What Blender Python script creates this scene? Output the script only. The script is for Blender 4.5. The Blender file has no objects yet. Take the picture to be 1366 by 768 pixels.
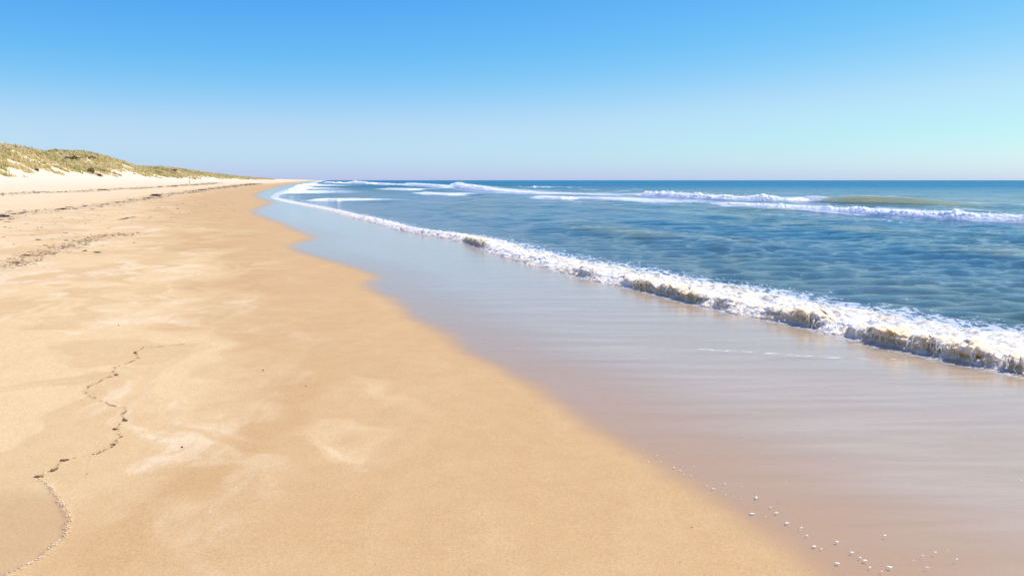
import bpy, math, random
import numpy as np
from mathutils import Vector

random.seed(7)
rng = np.random.default_rng(11)
scene = bpy.context.scene
COL = scene.collection
R = math.radians

# ------------------------------------------------------------------ camera model
F = 1072.0                      # focal length in photograph pixels (1366 wide)
CAMH = 1.7
EXPO = 0.25
PITCH = math.atan(143.5 / F)
cp, sp = math.cos(PITCH), math.sin(PITCH)

def ray(px, py):
    xc = (np.asarray(px, float) - 683.0) / F
    yc = (384.0 - np.asarray(py, float)) / F
    return xc, cp + yc * sp, -sp + yc * cp

def at0(px, py, z=0.0):         # photograph pixel -> point of the plane at height z
    dx, dy, dz = ray(px, py)
    t = (z - CAMH) / dz
    return dx * t, dy * t

# ------------------------------------------------------------------ noise
_perm = rng.permutation(4096).astype(np.int64)
def _h(ix, iy, iz=0, seed=0):
    a = _perm[(ix + seed * 57) & 4095]
    a = _perm[(a + iy) & 4095]
    return _perm[(a + iz) & 4095]

def fade(t): return t * t * t * (t * (t * 6 - 15) + 10)

def noise2(x, y, seed=0):
    x = np.asarray(x, float); y = np.asarray(y, float)
    ix = np.floor(x).astype(np.int64); iy = np.floor(y).astype(np.int64)
    fx = x - ix; fy = y - iy
    u = fade(fx); v = fade(fy)
    def g(i, j):
        a = _h(ix + i, iy + j, 0, seed) * (2 * math.pi / 4096)
        return np.cos(a) * (fx - i) + np.sin(a) * (fy - j)
    a = g(0, 0) * (1 - u) + g(1, 0) * u
    b = g(0, 1) * (1 - u) + g(1, 1) * u
    return (a * (1 - v) + b * v) * 1.5

def noise3(x, y, z, seed=0):
    ix = np.floor(x).astype(np.int64); iy = np.floor(y).astype(np.int64); iz = np.floor(z).astype(np.int64)
    fx = x - ix; fy = y - iy; fz = z - iz
    u = fade(fx); v = fade(fy); w = fade(fz)
    def g(i, j, k):
        h = _h(ix + i, iy + j, iz + k, seed)
        a = (h & 63) * (2 * math.pi / 64); c = ((h >> 6) / 31.5) - 1.0
        s = np.sqrt(np.maximum(0, 1 - c * c))
        return s * np.cos(a) * (fx - i) + s * np.sin(a) * (fy - j) + c * (fz - k)
    r = 0
    for k, ww in ((0, 1 - w), (1, w)):
        a = g(0, 0, k) * (1 - u) + g(1, 0, k) * u
        b = g(0, 1, k) * (1 - u) + g(1, 1, k) * u
        r = r + (a * (1 - v) + b * v) * ww
    return r * 1.5

def fbm2(x, y, oct=4, seed=0):
    r = 0; a = 1.0; n = 0
    for o in range(oct):
        r = r + a * noise2(x * 2 ** o + 13.1 * o, y * 2 ** o - 7.7 * o, seed + o); n += a; a *= .5
    return r / n

def sst(a, b, x):
    t = np.clip((x - a) / (b - a), 0, 1)
    return t * t * (3 - 2 * t)

# ------------------------------------------------------------------ shoreline curves, as x(y) on the ground
LG = np.linspace(math.log(1.0), math.log(30000), 3000)

def curve(pts, far_slope, smooth=6):
    p = np.array(pts, float)
    x, y = at0(p[:, 0], p[:, 1])
    o = np.argsort(y); x = x[o]; y = y[o]
    # near extrapolation, far extrapolation
    k0 = (x[3] - x[0]) / (y[3] - y[0])
    ys = np.concatenate([[y[0] - 8, y[0] - 2], y, y[-1] * np.array([1.6, 4, 20, 100, 400])])
    xs = np.concatenate([[x[0] - 8 * k0, x[0] - 2 * k0], x, [x[-1] + far_slope * (y[-1] * k - y[-1]) for k in (1.6, 4, 20, 100, 400)]])
    g = np.interp(np.exp(LG), ys, xs)
    ratio = g / np.exp(LG)
    sg = smooth; smooth = int(math.ceil(smooth)); k = np.exp(-0.5 * (np.arange(-4 * smooth, 4 * smooth + 1) / sg) ** 2); k /= k.sum()
    pad = np.concatenate([2*ratio[0]-ratio[1:4 * smooth+1][::-1], ratio, np.full(4 * smooth, ratio[-1])])
    ratio = np.convolve(pad, k, 'valid')
    g2 = ratio * np.exp(LG)
    def f(yy):
        yy = np.asarray(yy, float)
        r = np.interp(np.log(np.maximum(yy, 1.6)), LG, g2)
        return r + np.where(yy < 1.6, (yy - 1.6) * k0, 0)
    return f

WATER = [(1090,768),(1045,730),(1000,700),(930,655),(850,605),(780,565),(720,520),(685,502),(660,488),(625,472),(608,462),(600,450),
         (575,435),(548,425),(538,410),(525,400),(500,390),(489,379),(504,370),(480,360),(440,348),(415,341),(395,335),(386,328),(418,318),(410,312),
         (395,308),(375,298),(345,288),(336,282),(348,276),(362,270),(348,265),(338,261),(352,254),(375,248),(392,245)]
BORE = [(1366,500),(1300,488),(1240,474),(1180,462),(1130,449),(1080,437),(1040,428),(990,420),(940,408),(900,398),(860,388),(800,375),
        (740,360),(700,350),(660,338),(632,326),(600,318),(560,312),(530,306),(500,297),(470,290),(440,281),(400,273),(375,268),(362,264),(368,258),(385,252),(405,246)]
BACK = [(1366,437),(1300,430),(1200,413),(1130,403),(1050,389),(1000,380),(900,365),(850,356),(780,346),(720,332),(660,317),(620,312),
        (560,306),(520,295),(480,287),(450,280.5),(430,276.5),(400,270.5),(378,266.5),(364,263.5),(370,258),(387,252),(407,246)]
FAR = -0.236
Xw = curve(WATER, FAR, 2.2)
Xsm = curve(WATER, FAR, 90)
Xb = curve(BORE, FAR, 4)
Xbb = curve(BACK, FAR, 8)
CA = 0.96
def din(x, y):                       # distance inland of the water's edge
    d = (Xw(y) - x) * CA
    dsm = (Xsm(y) - x) * CA
    k = sst(0.5, 9, dsm)
    return d, d * (1 - k) + dsm * k

PD = [-60, -1, 0, 3, 6, 10, 15, 20, 26, 32, 40, 300]
PZ = [-.05, -.02, 0.0, .075, .16, .31, .6, 1.0, 1.55, 2.1, 2.5, 3.0]

CRACK = [(560,66),(500,72),(435,76),(410,93),(420,108),(385,125),(350,135),(345,150),(355,162),(320,168),(300,182),(270,193),(258,210),(280,228),
         (320,243),(350,255),(385,262),(372,280),(378,298),(350,325),(365,340),(357,360),(335,380),(300,397),(240,408),(195,420),(160,450),
         (118,468),(150,500),(190,550),(210,600),(195,650),(150,690),(100,725),(20,765)]
CRACK = [(u * .44, 430 + v * .44) for u, v in CRACK] + [(-30, 785), (-120, 810)]

def base_z(x, y):
    d, de = din(x, y)
    z = np.interp(de, PD, PZ)
    return z

def hit(px, py, fz=base_z):          # photograph pixel -> point on the beach
    dx, dy, dz = ray(px, py)
    t = (0 - CAMH) / min(dz, -1e-4)
    t = min(t, 600)
    prev = 0.5
    for k in range(4000):
        tt = 0.5 * 1.004 ** k
        x, y, z = dx * tt, dy * tt, CAMH + dz * tt
        if z < float(fz(x, y)):
            lo, hi = prev, tt
            for _ in range(25):
                m = (lo + hi) / 2
                if CAMH + dz * m < float(fz(dx * m, dy * m)): hi = m
                else: lo = m
            return dx * hi, dy * hi, float(fz(dx * hi, dy * hi))
        prev = tt
    return dx * tt, dy * tt, 0.0

crk = np.array([hit(a, b)[:2] for a, b in CRACK])
# subdivide the tide line and make it ragged
def resample(P, n):
    L = np.concatenate([[0], np.cumsum(np.hypot(*np.diff(P, axis=0).T))])
    s = np.linspace(0, L[-1], n)
    return np.stack([np.interp(s, L, P[:, 0]), np.interp(s, L, P[:, 1])], 1)
crk = resample(crk, 420)
crk += .018 * np.stack([noise2(np.arange(420) * .21, np.zeros(420), 3), noise2(np.arange(420) * .21, np.ones(420) * 9.3, 4)], 1)
split = 300                                          # from here on towards the camera the left side is a damp sunken patch

def crack_field(x, y):
    """distance to the tide line and which side, evaluated only nearby"""
    sh = x.shape
    x = x.ravel(); y = y.ravel()
    dist = np.full(x.shape, 9.0); side = np.zeros(x.shape)
    m = (y < 10) & (y > 1.2) & (x < -0.6) & (x > -5)
    if m.any():
        xs = x[m]; ys = y[m]
        best = np.full(xs.shape, 1e9); bi = np.zeros(xs.shape, int)
        for i in range(0, len(crk) - 1):
            dd = (xs - crk[i, 0]) ** 2 + (ys - crk[i, 1]) ** 2
            w = dd < best
            best[w] = dd[w]; bi[w] = i
        t = crk[np.minimum(bi + 1, len(crk) - 1)] - crk[bi]
        s = t[:, 0] * (ys - crk[bi, 1]) - t[:, 1] * (xs - crk[bi, 0])
        dist[m] = np.sqrt(best); side[m] = np.sign(s)
    return dist.reshape(sh), side.reshape(sh)

def ground(x, y):
    d, de = din(x, y)
    z = np.interp(de, PD, PZ) - np.interp((x - Xb(y)) * CA, [.5, 8, 60], [0, .9, 6.0])
    rough = sst(5, 14, de)
    z = z + rough * (.02 * fbm2(x * .9, y * .9, 4, 20)) + sst(.3, 3, de) * .006 * fbm2(x * .8 + 9, y * .5, 3, 30)
    z = z + sst(9, 20, de) * .10 * fbm2(x * .12, y * .05, 3, 35)
    # scuffed, trodden sand higher up
    sc = np.maximum(0, noise2(x * 3.1, y * 3.1, 44)) * np.maximum(0, fbm2(x * .25, y * .12, 2, 48) + .1)
    z = z - rough * .05 * sc
    return z, d, de

# ------------------------------------------------------------------ mesh helpers
def grid_mesh(name, X, Y, Z, mat, attrs=None, parent=None, wrap=False):
    n, m = X.shape
    co = np.stack([X, Y, Z], -1).reshape(-1, 3).astype(np.float32)
    i = np.arange(n * m).reshape(n, m)
    q = np.stack([i[:-1, :-1], i[:-1, 1:], i[1:, 1:], i[1:, :-1]], -1).reshape(-1, 4)
    return raw_mesh(name, co, q, 4, mat, attrs, parent)

def raw_mesh(name, co, faces, k, mat, attrs=None, parent=None, smooth=True):
    me = bpy.data.meshes.new(name)
    nf = len(faces)
    me.vertices.add(len(co)); me.vertices.foreach_set('co', np.asarray(co, np.float32).ravel())
    me.loops.add(nf * k); me.loops.foreach_set('vertex_index', np.asarray(faces, np.int32).ravel())
    me.polygons.add(nf)
    me.polygons.foreach_set('loop_start', np.arange(0, nf * k, k, dtype=np.int32))
    me.polygons.foreach_set('use_smooth', np.full(nf, smooth))
    me.update(calc_edges=True)
    for an, av in (attrs or {}).items():
        a = me.attributes.new(an, 'FLOAT', 'POINT')
        a.data.foreach_set('value', np.asarray(av, np.float32).ravel())
    me.materials.append(mat)
    o = bpy.data.objects.new(name, me)
    COL.objects.link(o)
    if parent: o.parent = parent
    return o

def tag(o, label=None, cat=None, group=None, kind=None):
    if label: o['label'] = label
    if cat: o['category'] = cat
    if group: o['group'] = group
    if kind: o['kind'] = kind
    return o

def empty(name, loc):
    o = bpy.data.objects.new(name, None); COL.objects.link(o); o.location = loc
    o.empty_display_size = .2
    return o

# ------------------------------------------------------------------ materials
class N:
    def __init__(s, name):
        s.m = bpy.data.materials.new(name); s.m.use_nodes = True
        s.t = s.m.node_tree; s.t.nodes.clear()
        s.out = s.t.nodes.new('ShaderNodeOutputMaterial')
    def n(s, typ, inp=None, **kw):
        nd = s.t.nodes.new('ShaderNode' + typ)
        for k, v in kw.items(): setattr(nd, k, v)
        for k, v in (inp or {}).items(): s.set(nd.inputs[k], v)
        return nd
    def set(s, sock, v):
        if isinstance(v, bpy.types.NodeSocket): s.t.links.new(v, sock)
        elif isinstance(v, bpy.types.Node): s.t.links.new(v.outputs[0], sock)
        elif isinstance(v, (tuple, list)) and len(v) == 3 and sock.type == 'RGBA': sock.default_value = (*v, 1)
        else: sock.default_value = v
    def math(s, op, a, b=0.0, c=None, clamp=False):
        nd = s.n('Math', operation=op, use_clamp=clamp)
        s.set(nd.inputs[0], a); s.set(nd.inputs[1], b)
        if c is not None: s.set(nd.inputs[2], c)
        return nd.outputs[0]
    def mix(s, f, a, b, bt='MIX'):
        nd = s.n('Mix', data_type='RGBA', blend_type=bt, clamp_factor=True)
        s.set(nd.inputs[0], f); s.set(nd.inputs[6], a); s.set(nd.inputs[7], b)
        return nd.outputs[2]
    def attr(s, name): return s.n('Attribute', attribute_name=name).outputs['Fac']
    def ramp(s, f, lo, hi, a=0.0, b=1.0):
        nd = s.n('MapRange', interpolation_type='SMOOTHSTEP')
        for i, v in enumerate((f, lo, hi, a, b)): s.set(nd.inputs[i], v)
        return nd.outputs[0]
    def noise(s, vec, scale, detail=4, rough=.5, dist=0.0, **kw):
        return s.n('TexNoise', {'Vector': vec, 'Scale': scale, 'Detail': detail, 'Roughness': rough, 'Distortion': dist}, **kw).outputs['Fac']
    def map(s, vec, scale=(1, 1, 1), rot=(0, 0, 0)):
        return s.n('Mapping', {'Vector': vec, 'Scale': scale, 'Rotation': rot}).outputs[0]
    def pos(s): return s.n('NewGeometry').outputs['Position']
    def bump(s, h, strength=1.0, dist=.01, normal=None):
        i = {'Height': h, 'Strength': strength, 'Distance': dist}
        if normal is not None: i['Normal'] = normal
        return s.n('Bump', i).outputs[0]
    def end(s, sh): s.t.links.new(sh.outputs[0] if isinstance(sh, bpy.types.Node) else sh, s.out.inputs['Surface']); return s.m

def sand_material():
    w = N('sand'); P = w.pos()
    d = w.attr('inland'); pat = w.attr('patch')
    dmp = w.attr('damp'); wet = w.attr('wet')
    dry = (.74, .54, .31); mid = (.68, .465, .225); damp = (.54, .325, .138); wetc = (.465, .315, .165); up = (.76, .615, .42)
    streak = w.noise(w.map(P, (1.0, .45, 1), (0, 0, R(28))), 1.6, 7, .62, .8)
    c = w.mix(w.ramp(d, 4, 17), mid, dry)
    c = w.mix(w.ramp(d, 14, 30), c, up)
    c = w.mix(w.math('MULTIPLY', dmp, w.ramp(streak, .25, .6, .75, 1.0)), c, damp)
    c = w.mix(w.math('MULTIPLY', pat, w.ramp(w.noise(w.map(P, (2.6, .9, 1), (0, 0, R(20))), 1.7, 7, .68, 1.6), .40, .60, .2, .8)), c, (.76, .575, .345))
    fine = w.noise(P, 5.0, 5, .65)
    c = w.mix(w.ramp(fine, .35, .7, 0, .22), c, w.mix(1.0, c, (.80, .74, .66), 'MULTIPLY'))
    c = w.mix(wet, c, wetc)
    c = w.mix(w.math('MULTIPLY', w.attr('weed'), w.ramp(w.noise(w.map(P, (1, .5, 1)), 14, 4, .7), .48, .6)), c, (.30, .19, .10))
    grain = w.noise(P, 210, 2, .8)
    g2 = w.noise(P, 75, 2, .7)
    gg = w.math('ADD', w.math('MULTIPLY', w.math('SUBTRACT', grain, .5), .95), w.math('MULTIPLY', w.math('SUBTRACT', g2, .5), .50))
    gv = w.math('ADD', w.math('MULTIPLY', gg, w.math('SUBTRACT', 1.0, w.math('MULTIPLY', wet, .75))), 1.0)
    sc = w.n('VectorMath', {0: c}, operation='SCALE'); w.set(sc.inputs['Scale'], gv)
    # rare dark specks: shell and wood crumbs
    sp_ = w.n('TexVoronoi', {'Vector': P, 'Scale': 5.0, 'Randomness': 1.0}).outputs['Distance']
    spk = w.math('MULTIPLY', w.math('LESS_THAN', sp_, .022), w.math('GREATER_THAN', w.noise(P, 1.3, 2), .55))
    c2 = w.mix(w.math('MULTIPLY', spk, .75), sc.outputs[0], (.15, .09, .05))
    b1 = w.bump(grain, .35, .004)
    b2 = w.bump(w.noise(P, 9, 5, .6), w.math('MULTIPLY', w.ramp(dmp, 0, 1, .5, .06), 1.0), .02, b1)
    rip = w.noise(w.map(P, (1.0, .35, 1), (0, 0, R(20))), 2.2, 4, .55)
    b3 = w.bump(rip, w.ramp(dmp, 0, 1, .35, .1), .03, b2)
    rough = w.math('SUBTRACT', .9, w.math('MULTIPLY', wet, .45))
    bs = w.n('BsdfPrincipled', {'Base Color': c2, 'Roughness': rough, 'Normal': b3, 'Specular IOR Level': .2})
    return w.end(bs)

def wash_material():
    w = N('wash_water'); P = w.pos()
    e = w.attr('film')
    # ripples run slantwise down the wash
    n1 = w.noise(w.map(P, (.35, 2.2, 1), (0, 0, R(-14))), 3.0, 5, .6, .4)
    n2 = w.noise(w.map(P, (.6, 1.6, 1), (0, 0, R(-22))), 16, 4, .6)
    n3 = w.noise(P, 60, 3, .6)
    gl = w.attr('gust')
    b = w.bump(n3, w.math('MULTIPLY', gl, .16), .006)
    b = w.bump(n2, .12, .010, b)
    b = w.bump(w.noise(w.map(P, (.8, 1.8, 1), (0, 0, R(-35))), 30, 3, .55, .5), .14, .006, b)
    b = w.bump(n1, .065, .04, b)
    fr = w.n('Fresnel', {'IOR': 1.33, 'Normal': b}).outputs[0]
    dep = w.attr('depth')
    gloss = w.n('BsdfGlossy', {'Color': (.97, 1, 1), 'Roughness': .09, 'Normal': b})
    tr = w.n('BsdfTransparent', {'Color': w.mix(e, (1, 1, 1), (.95, .90, .84))})
    milk = w.n('BsdfDiffuse', {'Color': (.72, .59, .41)})
    st = w.noise(w.map(P, (.22, 1.5, 1), (0, 0, R(-15))), 2.4, 6, .62, .3)
    mk = w.math('MULTIPLY', w.math('MULTIPLY', e, w.ramp(dep, 0, 1, .35, 1.0)), w.ramp(st, .3, .75, .36, .54))
    m1 = w.n('MixShader', {0: mk, 1: tr, 2: milk})
    m2 = w.n('MixShader', {0: w.math('MULTIPLY', w.math('MULTIPLY', fr, e), 1.0), 1: m1, 2: gloss})
    # foam threads
    lace = w.noise(w.map(P, (.8, 2.0, 1), (0, 0, R(-14))), 9, 6, .7, .6)
    fo = w.math('MULTIPLY', w.attr('lace'), w.ramp(lace, .47, .56))
    m3 = w.n('MixShader', {0: fo, 1: m2, 2: w.n('BsdfDiffuse', {'Color': (.85, .84, .82)})})
    return w.end(m3)

def sea_material():
    w = N('sea_water'); P = w.pos()
    sh = w.attr('shore'); fo = w.attr('foam'); face = w.attr('face'); rg = w.attr('range')
    deep = (.007, .14, .225); mid = (.012, .110, .170); near = (.072, .142, .178); olive = (.34, .335, .14)
    c = w.mix(w.ramp(sh, 30, 110), mid, deep)
    c = w.mix(w.ramp(sh, 1, 16), near, c)
    pt = w.noise(w.map(P, (.5, .16, 1), (0, 0, R(17))), .35, 5, .6)
    c = w.mix(w.math('MULTIPLY', w.ramp(pt, .42, .66, 0, .8), w.ramp(sh, 120, 20)), c, (.062, .112, .090))
    c = w.mix(face, c, olive)
    R20 = (0, 0, R(20))
    RX = (0, 0, R(-6))
    b1 = w.noise(w.map(P, (.6, 1.8, 1), RX), 3.2, 8, .72, .5)
    b2 = w.noise(w.map(P, (.6, 1.4, 1), RX), .8, 6, .6)
    b3 = w.noise(w.map(P, (.5, 1.3, 1), RX), .10, 6, .62)
    b0 = w.noise(w.map(P, (.7, 1.9, 1), RX), 11, 4, .6, .3)
    nb = w.bump(b0, w.ramp(rg, 10, 60, .5, .2), .02)
    nb = w.bump(b1, w.ramp(rg, 30, 200, .8, 1.0), .11, nb)
    nb = w.bump(b2, w.ramp(rg, 12, 90, .45, 1.0), .34, nb)
    nb = w.bump(b3, w.ramp(rg, 120, 800, 0.0, 1.0), 2.5, nb)
    body = w.n('BsdfPrincipled', {'Base Color': c, 'Roughness': w.ramp(rg, 10, 300, .05, .28), 'IOR': 1.33, 'Normal': nb,
                                  'Specular IOR Level': w.ramp(rg, 20, 150, .5, .05)})
    l1 = w.noise(w.map(P, (1.6, .8, 1), R20), 6, 7, .72, .8)
    l2 = w.n('TexVoronoi', {'Vector': P, 'Scale': 7.0, 'Randomness': 1.0}, feature='DISTANCE_TO_EDGE').outputs['Distance']
    web = w.math('SUBTRACT', w.math('ADD', w.math('MULTIPLY', w.math('SUBTRACT', l1, .5), 1.7), .55), w.math('MULTIPLY', l2, .45))
    thr = w.math('SUBTRACT', .80, w.math('MULTIPLY', fo, .62))
    fm = w.ramp(w.math('SUBTRACT', web, thr), -.02, .07)
    fm = w.math('MULTIPLY', fm, w.math('GREATER_THAN', fo, .02))
    foam = w.n('BsdfDiffuse', {'Color': (.90, .88, .84), 'Roughness': 1.0})
    return w.end(w.n('MixShader', {0: fm, 1: body, 2: foam}))

def foam_material():
    w = N('sea_foam'); P = w.pos()
    br = w.attr('brown'); th = w.attr('thin')
    n = w.noise(P, 45, 4, .6); n2 = w.noise(P, 12, 4, .6)
    slide = w.noise(w.map(P, (.55, 2.3, 1), (0, 0, R(-17))), 7, 6, .68, .7)        # foam drawn out by the rush of water
    white = w.mix(w.ramp(n2, .35, .7), (.80, .755, .68), (.90, .865, .80))
    white = w.mix(w.math('MULTIPLY', w.ramp(slide, .45, .58), .85), white, (.60, .47, .31))
    tan = w.mix(w.ramp(n, .38, .62), (.82, .49, .17), (.95, .79, .50))
    c = w.mix(br, white, tan)
    lace = w.noise(w.map(P, (.8, 1.7, 1), (0, 0, R(-17))), 11, 6, .72, .9)
    c = w.mix(w.math('MULTIPLY', th, w.ramp(lace, .44, .53)), c, (.26, .245, .175))
    nb = w.bump(n, .5, .010)
    nb = w.bump(w.noise(P, 130, 3, .6), .5, .004, nb)
    nb = w.bump(slide, .45, .03, nb)
    bs = w.n('BsdfPrincipled', {'Base Color': c, 'Roughness': w.math('SUBTRACT', .75, w.math('MULTIPLY', br, .35)), 'Normal': nb,
                                'Subsurface Weight': w.math('ADD', .35, w.math('MULTIPLY', br, .6)), 'Subsurface Radius': (.9, .7, .5), 'Subsurface Scale': .04})
    return w.end(bs)

def plain(name, col, rough=.8, bump=0.0, scale=20, var=.3):
    w = N(name); P = w.pos()
    n = w.noise(P, scale, 4, .6)
    c = w.mix(w.ramp(n, .3, .7, 0, 1), tuple(v * (1 - var) for v in col), tuple(min(.95, v * (1 + var)) for v in col))
    i = {'Base Color': c, 'Roughness': rough}
    if bump: i['Normal'] = w.bump(n, bump, .01)
    return w.end(w.n('BsdfPrincipled', i))

def grass_material():
    w = N('marram_grass'); t = w.attr('tint'); hgt = w.attr('up')
    c = w.mix(w.ramp(t, 0, .5), (.50, .45, .15), (.80, .64, .30))
    c = w.mix(w.ramp(t, .5, 1), c, (.84, .68, .40))
    c = w.mix(w.ramp(t, 1.2, 1.6), c, (.20, .135, .07))
    c = w.mix(w.math('MULTIPLY', w.ramp(hgt, .5, 1), .35), c, (.72, .60, .32))
    d = w.n('BsdfDiffuse', {'Color': c}); tr = w.n('BsdfTranslucent', {'Color': c})
    return w.end(w.n('MixShader', {0: .35, 1: d, 2: tr}))

def dune_material():
    w = N('dune_sand'); P = w.pos()
    v = w.attr('veg')
    n = w.noise(P, 1.5, 6, .7)
    s = w.mix(w.ramp(n, .3, .7), (.68, .54, .36), (.73, .59, .41))
    g = w.mix(w.ramp(w.noise(P, .6, 5, .7), .35, .65), (.50, .43, .19), (.68, .55, .30))
    c = w.mix(v, s, g)
    return w.end(w.n('BsdfPrincipled', {'Base Color': c, 'Roughness': .95, 'Normal': w.bump(n, .4, .25)}))

M_sand = sand_material(); M_wash = wash_material(); M_sea = sea_material(); M_foam = foam_material(); M_white = plain('whitewater', (.94, .88, .79), .9, 0, 6, .05)
for _n in M_white.node_tree.nodes:
    if _n.type == 'BSDF_PRINCIPLED': _n.inputs['Subsurface Weight'].default_value = .6; _n.inputs['Subsurface Radius'].default_value = (.2, .2, .2); _n.inputs['Subsurface Scale'].default_value = 1.0
M_grass = grass_material(); M_dune = dune_material()
M_weed = plain('dried_seaweed', (.085, .055, .032), .7, .5, 40)
M_wood = plain('driftwood', (.20, .14, .09), .85, .5, 30)
M_fleck = plain('bubble_foam', (.90, .88, .84), .8, .3, 300, .05)
M_crumb = plain('sand_crumb', (.80, .60, .36), .9, .5, 60, .12)
M_bcrumb = plain('brown_crumb', (.26, .145, .06), .9, .5, 60, .3)
M_shrub = plain('shrub_leaf', (.33, .25, .12), .8, 0, 4, .4)
M_stone = plain('dark_stone', (.075, .055, .042), .6, .4, 60)

# ------------------------------------------------------------------ beach
def yrows():
    r = list(np.linspace(-14, 1.5, 30)[:-1])
    y = 1.5
    while y < 9: r.append(y); y *= 1.0042
    while y < 60: r.append(y); y *= 1.0055
    while y < 400: r.append(y); y *= 1.012
    while y < 9000: r.append(y); y *= 1.05
    return np.array(r)
ys = yrows()
ac = np.concatenate([np.linspace(-2.2, -.75, 60)[:-1], np.linspace(-.75, .25, 800), np.linspace(.25, 1.6, 200)[1:]])
Yg, Ag = np.meshgrid(ys, ac, indexing='ij')
Xg = Ag * (np.maximum(Yg, 0) + 2.2) 
Xg = np.where(Yg < 0, Ag * 2.2 * (1 + np.abs(Yg) * .35), Xg)
Zg, dg, deg = ground(Xg, Yg)
sel_y = (Yg[:, 0] < 12)
cd = np.full(Xg.shape, 9.0); cs = np.zeros(Xg.shape)
a_, b_ = crack_field(Xg[sel_y], Yg[sel_y]); cd[sel_y] = a_; cs[sel_y] = b_
# near patch in front of the lower tide line is a little lower
low_pt = crk[split:]
inlow = (cs < 0) & (cd < 1.15) & (Yg < crk[split, 1] + .02) & (Xg < 0)
hol = (1 - sst(.3, 1.1, cd)) * sst(0, .5, crk[split, 1] + .02 - Yg)
CR = crk
# damp / dry pattern
wrp = fbm2(Xg * .55, Yg * .35, 4, 60)
_al = -.42 * Xg + .9 * Yg; _ac = .9 * Xg + .42 * Yg
_w1 = fbm2(Xg * .7 + 31, Yg * .7, 3, 71)
pt2 = fbm2(_ac * .75 + 11 + 1.3 * _w1, _al * .28 + .8 * _w1, 6, 77)
reach = 1.15 + 1.6 * (1 - sst(3.8, 7.5, Yg)) * sst(-4.5, -1.5, Xg) + .09 * np.clip(Yg, 0, 60) + 1.3 * fbm2(Xg * .22 + 3, Yg * .16, 3, 64)
damp = 1 - sst(-.55, .8, (deg - reach) / (reach * .5) + wrp * 1.2 + pt2 * 1.5)
damp = np.maximum(damp * .9, 1 - sst(0.0, .55, deg / (1 + .05 * np.clip(Yg, 0, 80))))
pt = fbm2(_ac * 1.25 + 1.5 * _w1, _al * .42 + .9 * _w1, 6, 70)
patch = sst(.04, .32, pt) * sst(.8, 2.0, deg) * (1 - damp * .75) * (1 - .5 * sst(10, 18, deg))
damp = np.clip(damp + .45 * sst(-.02, .16, pt2) * sst(1, 3, deg) * (1 - sst(8, 14, deg)), 0, 1)
wet = 1 - sst(-.12, .13, dg / (1 + .12 * np.clip(Yg, 0, 40)) + .03 * fbm2(Xg * 5, Yg * 5, 3, 88))
wet = np.where(inlow, np.maximum(wet, .22 * hol), wet)
weed = np.zeros(Xg.shape)
Zg = np.where(inlow, Zg - .005 * sst(0, .03, cd) * hol, Zg)
damp = np.where(inlow, np.maximum(damp, .9 * hol), damp)
patch = np.where(inlow, patch * (1 - hol), patch)
rim = np.exp(-(cd / .012) ** 2)
Zg = Zg + rim * .0012 * (cd < .1)

# drift lines of fine weed fragments: ground positions from the photograph
W1 = [(-60,298),(0,289),(30,283),(60,281),(100,278),(140,273),(170,269),(200,264),(225,259),(250,257),(280,252),(315,248),(345,245)]
W2 = [(-60,262),(0,260),(60,256),(110,255),(140,253),(200,250),(250,247),(290,244)]
W3 = [(-30,372),(20,352),(50,340),(85,330),(110,322),(140,314),(185,312)]
def line_pts(pts, n):
    p = np.array([hit(a, b)[:2] for a, b in pts])
    return resample(p, n)
WL = [line_pts(W1, 900), line_pts(W2, 600), line_pts(W3, 400)]
for L, wd, am in zip(WL, (.35, .35, .22), (1, .8, .55)):
    o = np.argsort(L[:, 1]); xl = np.interp(Yg, L[o, 1], L[o, 0], left=1e5, right=1e5)
    q = np.abs(Xg - xl) / (wd * (1 + .02 * Yg))
    weed = np.maximum(weed, am * np.exp(-q * q))
beach = grid_mesh('beach', Xg, Yg, Zg, M_sand, {'inland': deg, 'damp': damp, 'patch': patch, 'wet': wet, 'weed': weed})
tag(beach, kind='structure')

# ------------------------------------------------------------------ thin wash over the wet sand
ys2 = np.array([y for y in ys if y > -6])
u = np.linspace(0, 1, 160)
Y2, U2 = np.meshgrid(ys2, u, indexing='ij')
x0 = Xw(Y2) - .32 * (1 + .05 * np.abs(Y2)); x1 = Xb(Y2) + .6
X2 = x0 + (x1 - x0) * U2
d2, _ = din(X2, Y2)
scale = 1 + .10 * np.clip(Y2, 0, 60)
film = sst(0.06, -.55, d2 / scale + .06 * fbm2(X2 * 2.5, Y2 * 2.5, 4, 91))
film = 1 - sst(-.11, .09, d2 / scale + .05 * fbm2(X2 * 2.5, Y2 * 2.5, 4, 91))
fbore = (Xb(Y2) - X2)
gust = np.exp(-(fbore / 1.0) ** 2)
lace = .75 * np.exp(-(np.maximum(fbore, 0) / .16) ** 2)
# a thin thread of old foam across the wash
tl = np.array([at0(a, b) for a, b in [(930,466),(985,469),(1040,473),(1100,477),(1150,479),(1195,480)]])
lin = np.interp(X2, tl[:, 0], tl[:, 1], left=1e4, right=1e4)
lace = np.maximum(lace, .85 * np.exp(-((Y2 - lin + .012 * noise2(X2 * 4, Y2 * 0, 5)) / .016) ** 2))
wash = grid_mesh('shallow_water', X2, Y2, np.full(X2.shape, .006), M_wash, {'film': film, 'gust': gust, 'depth': sst(.1, -1.9, d2) if False else 1 - sst(-1.9, .1, d2), 'lace': lace})
tag(wash, kind='structure')

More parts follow.
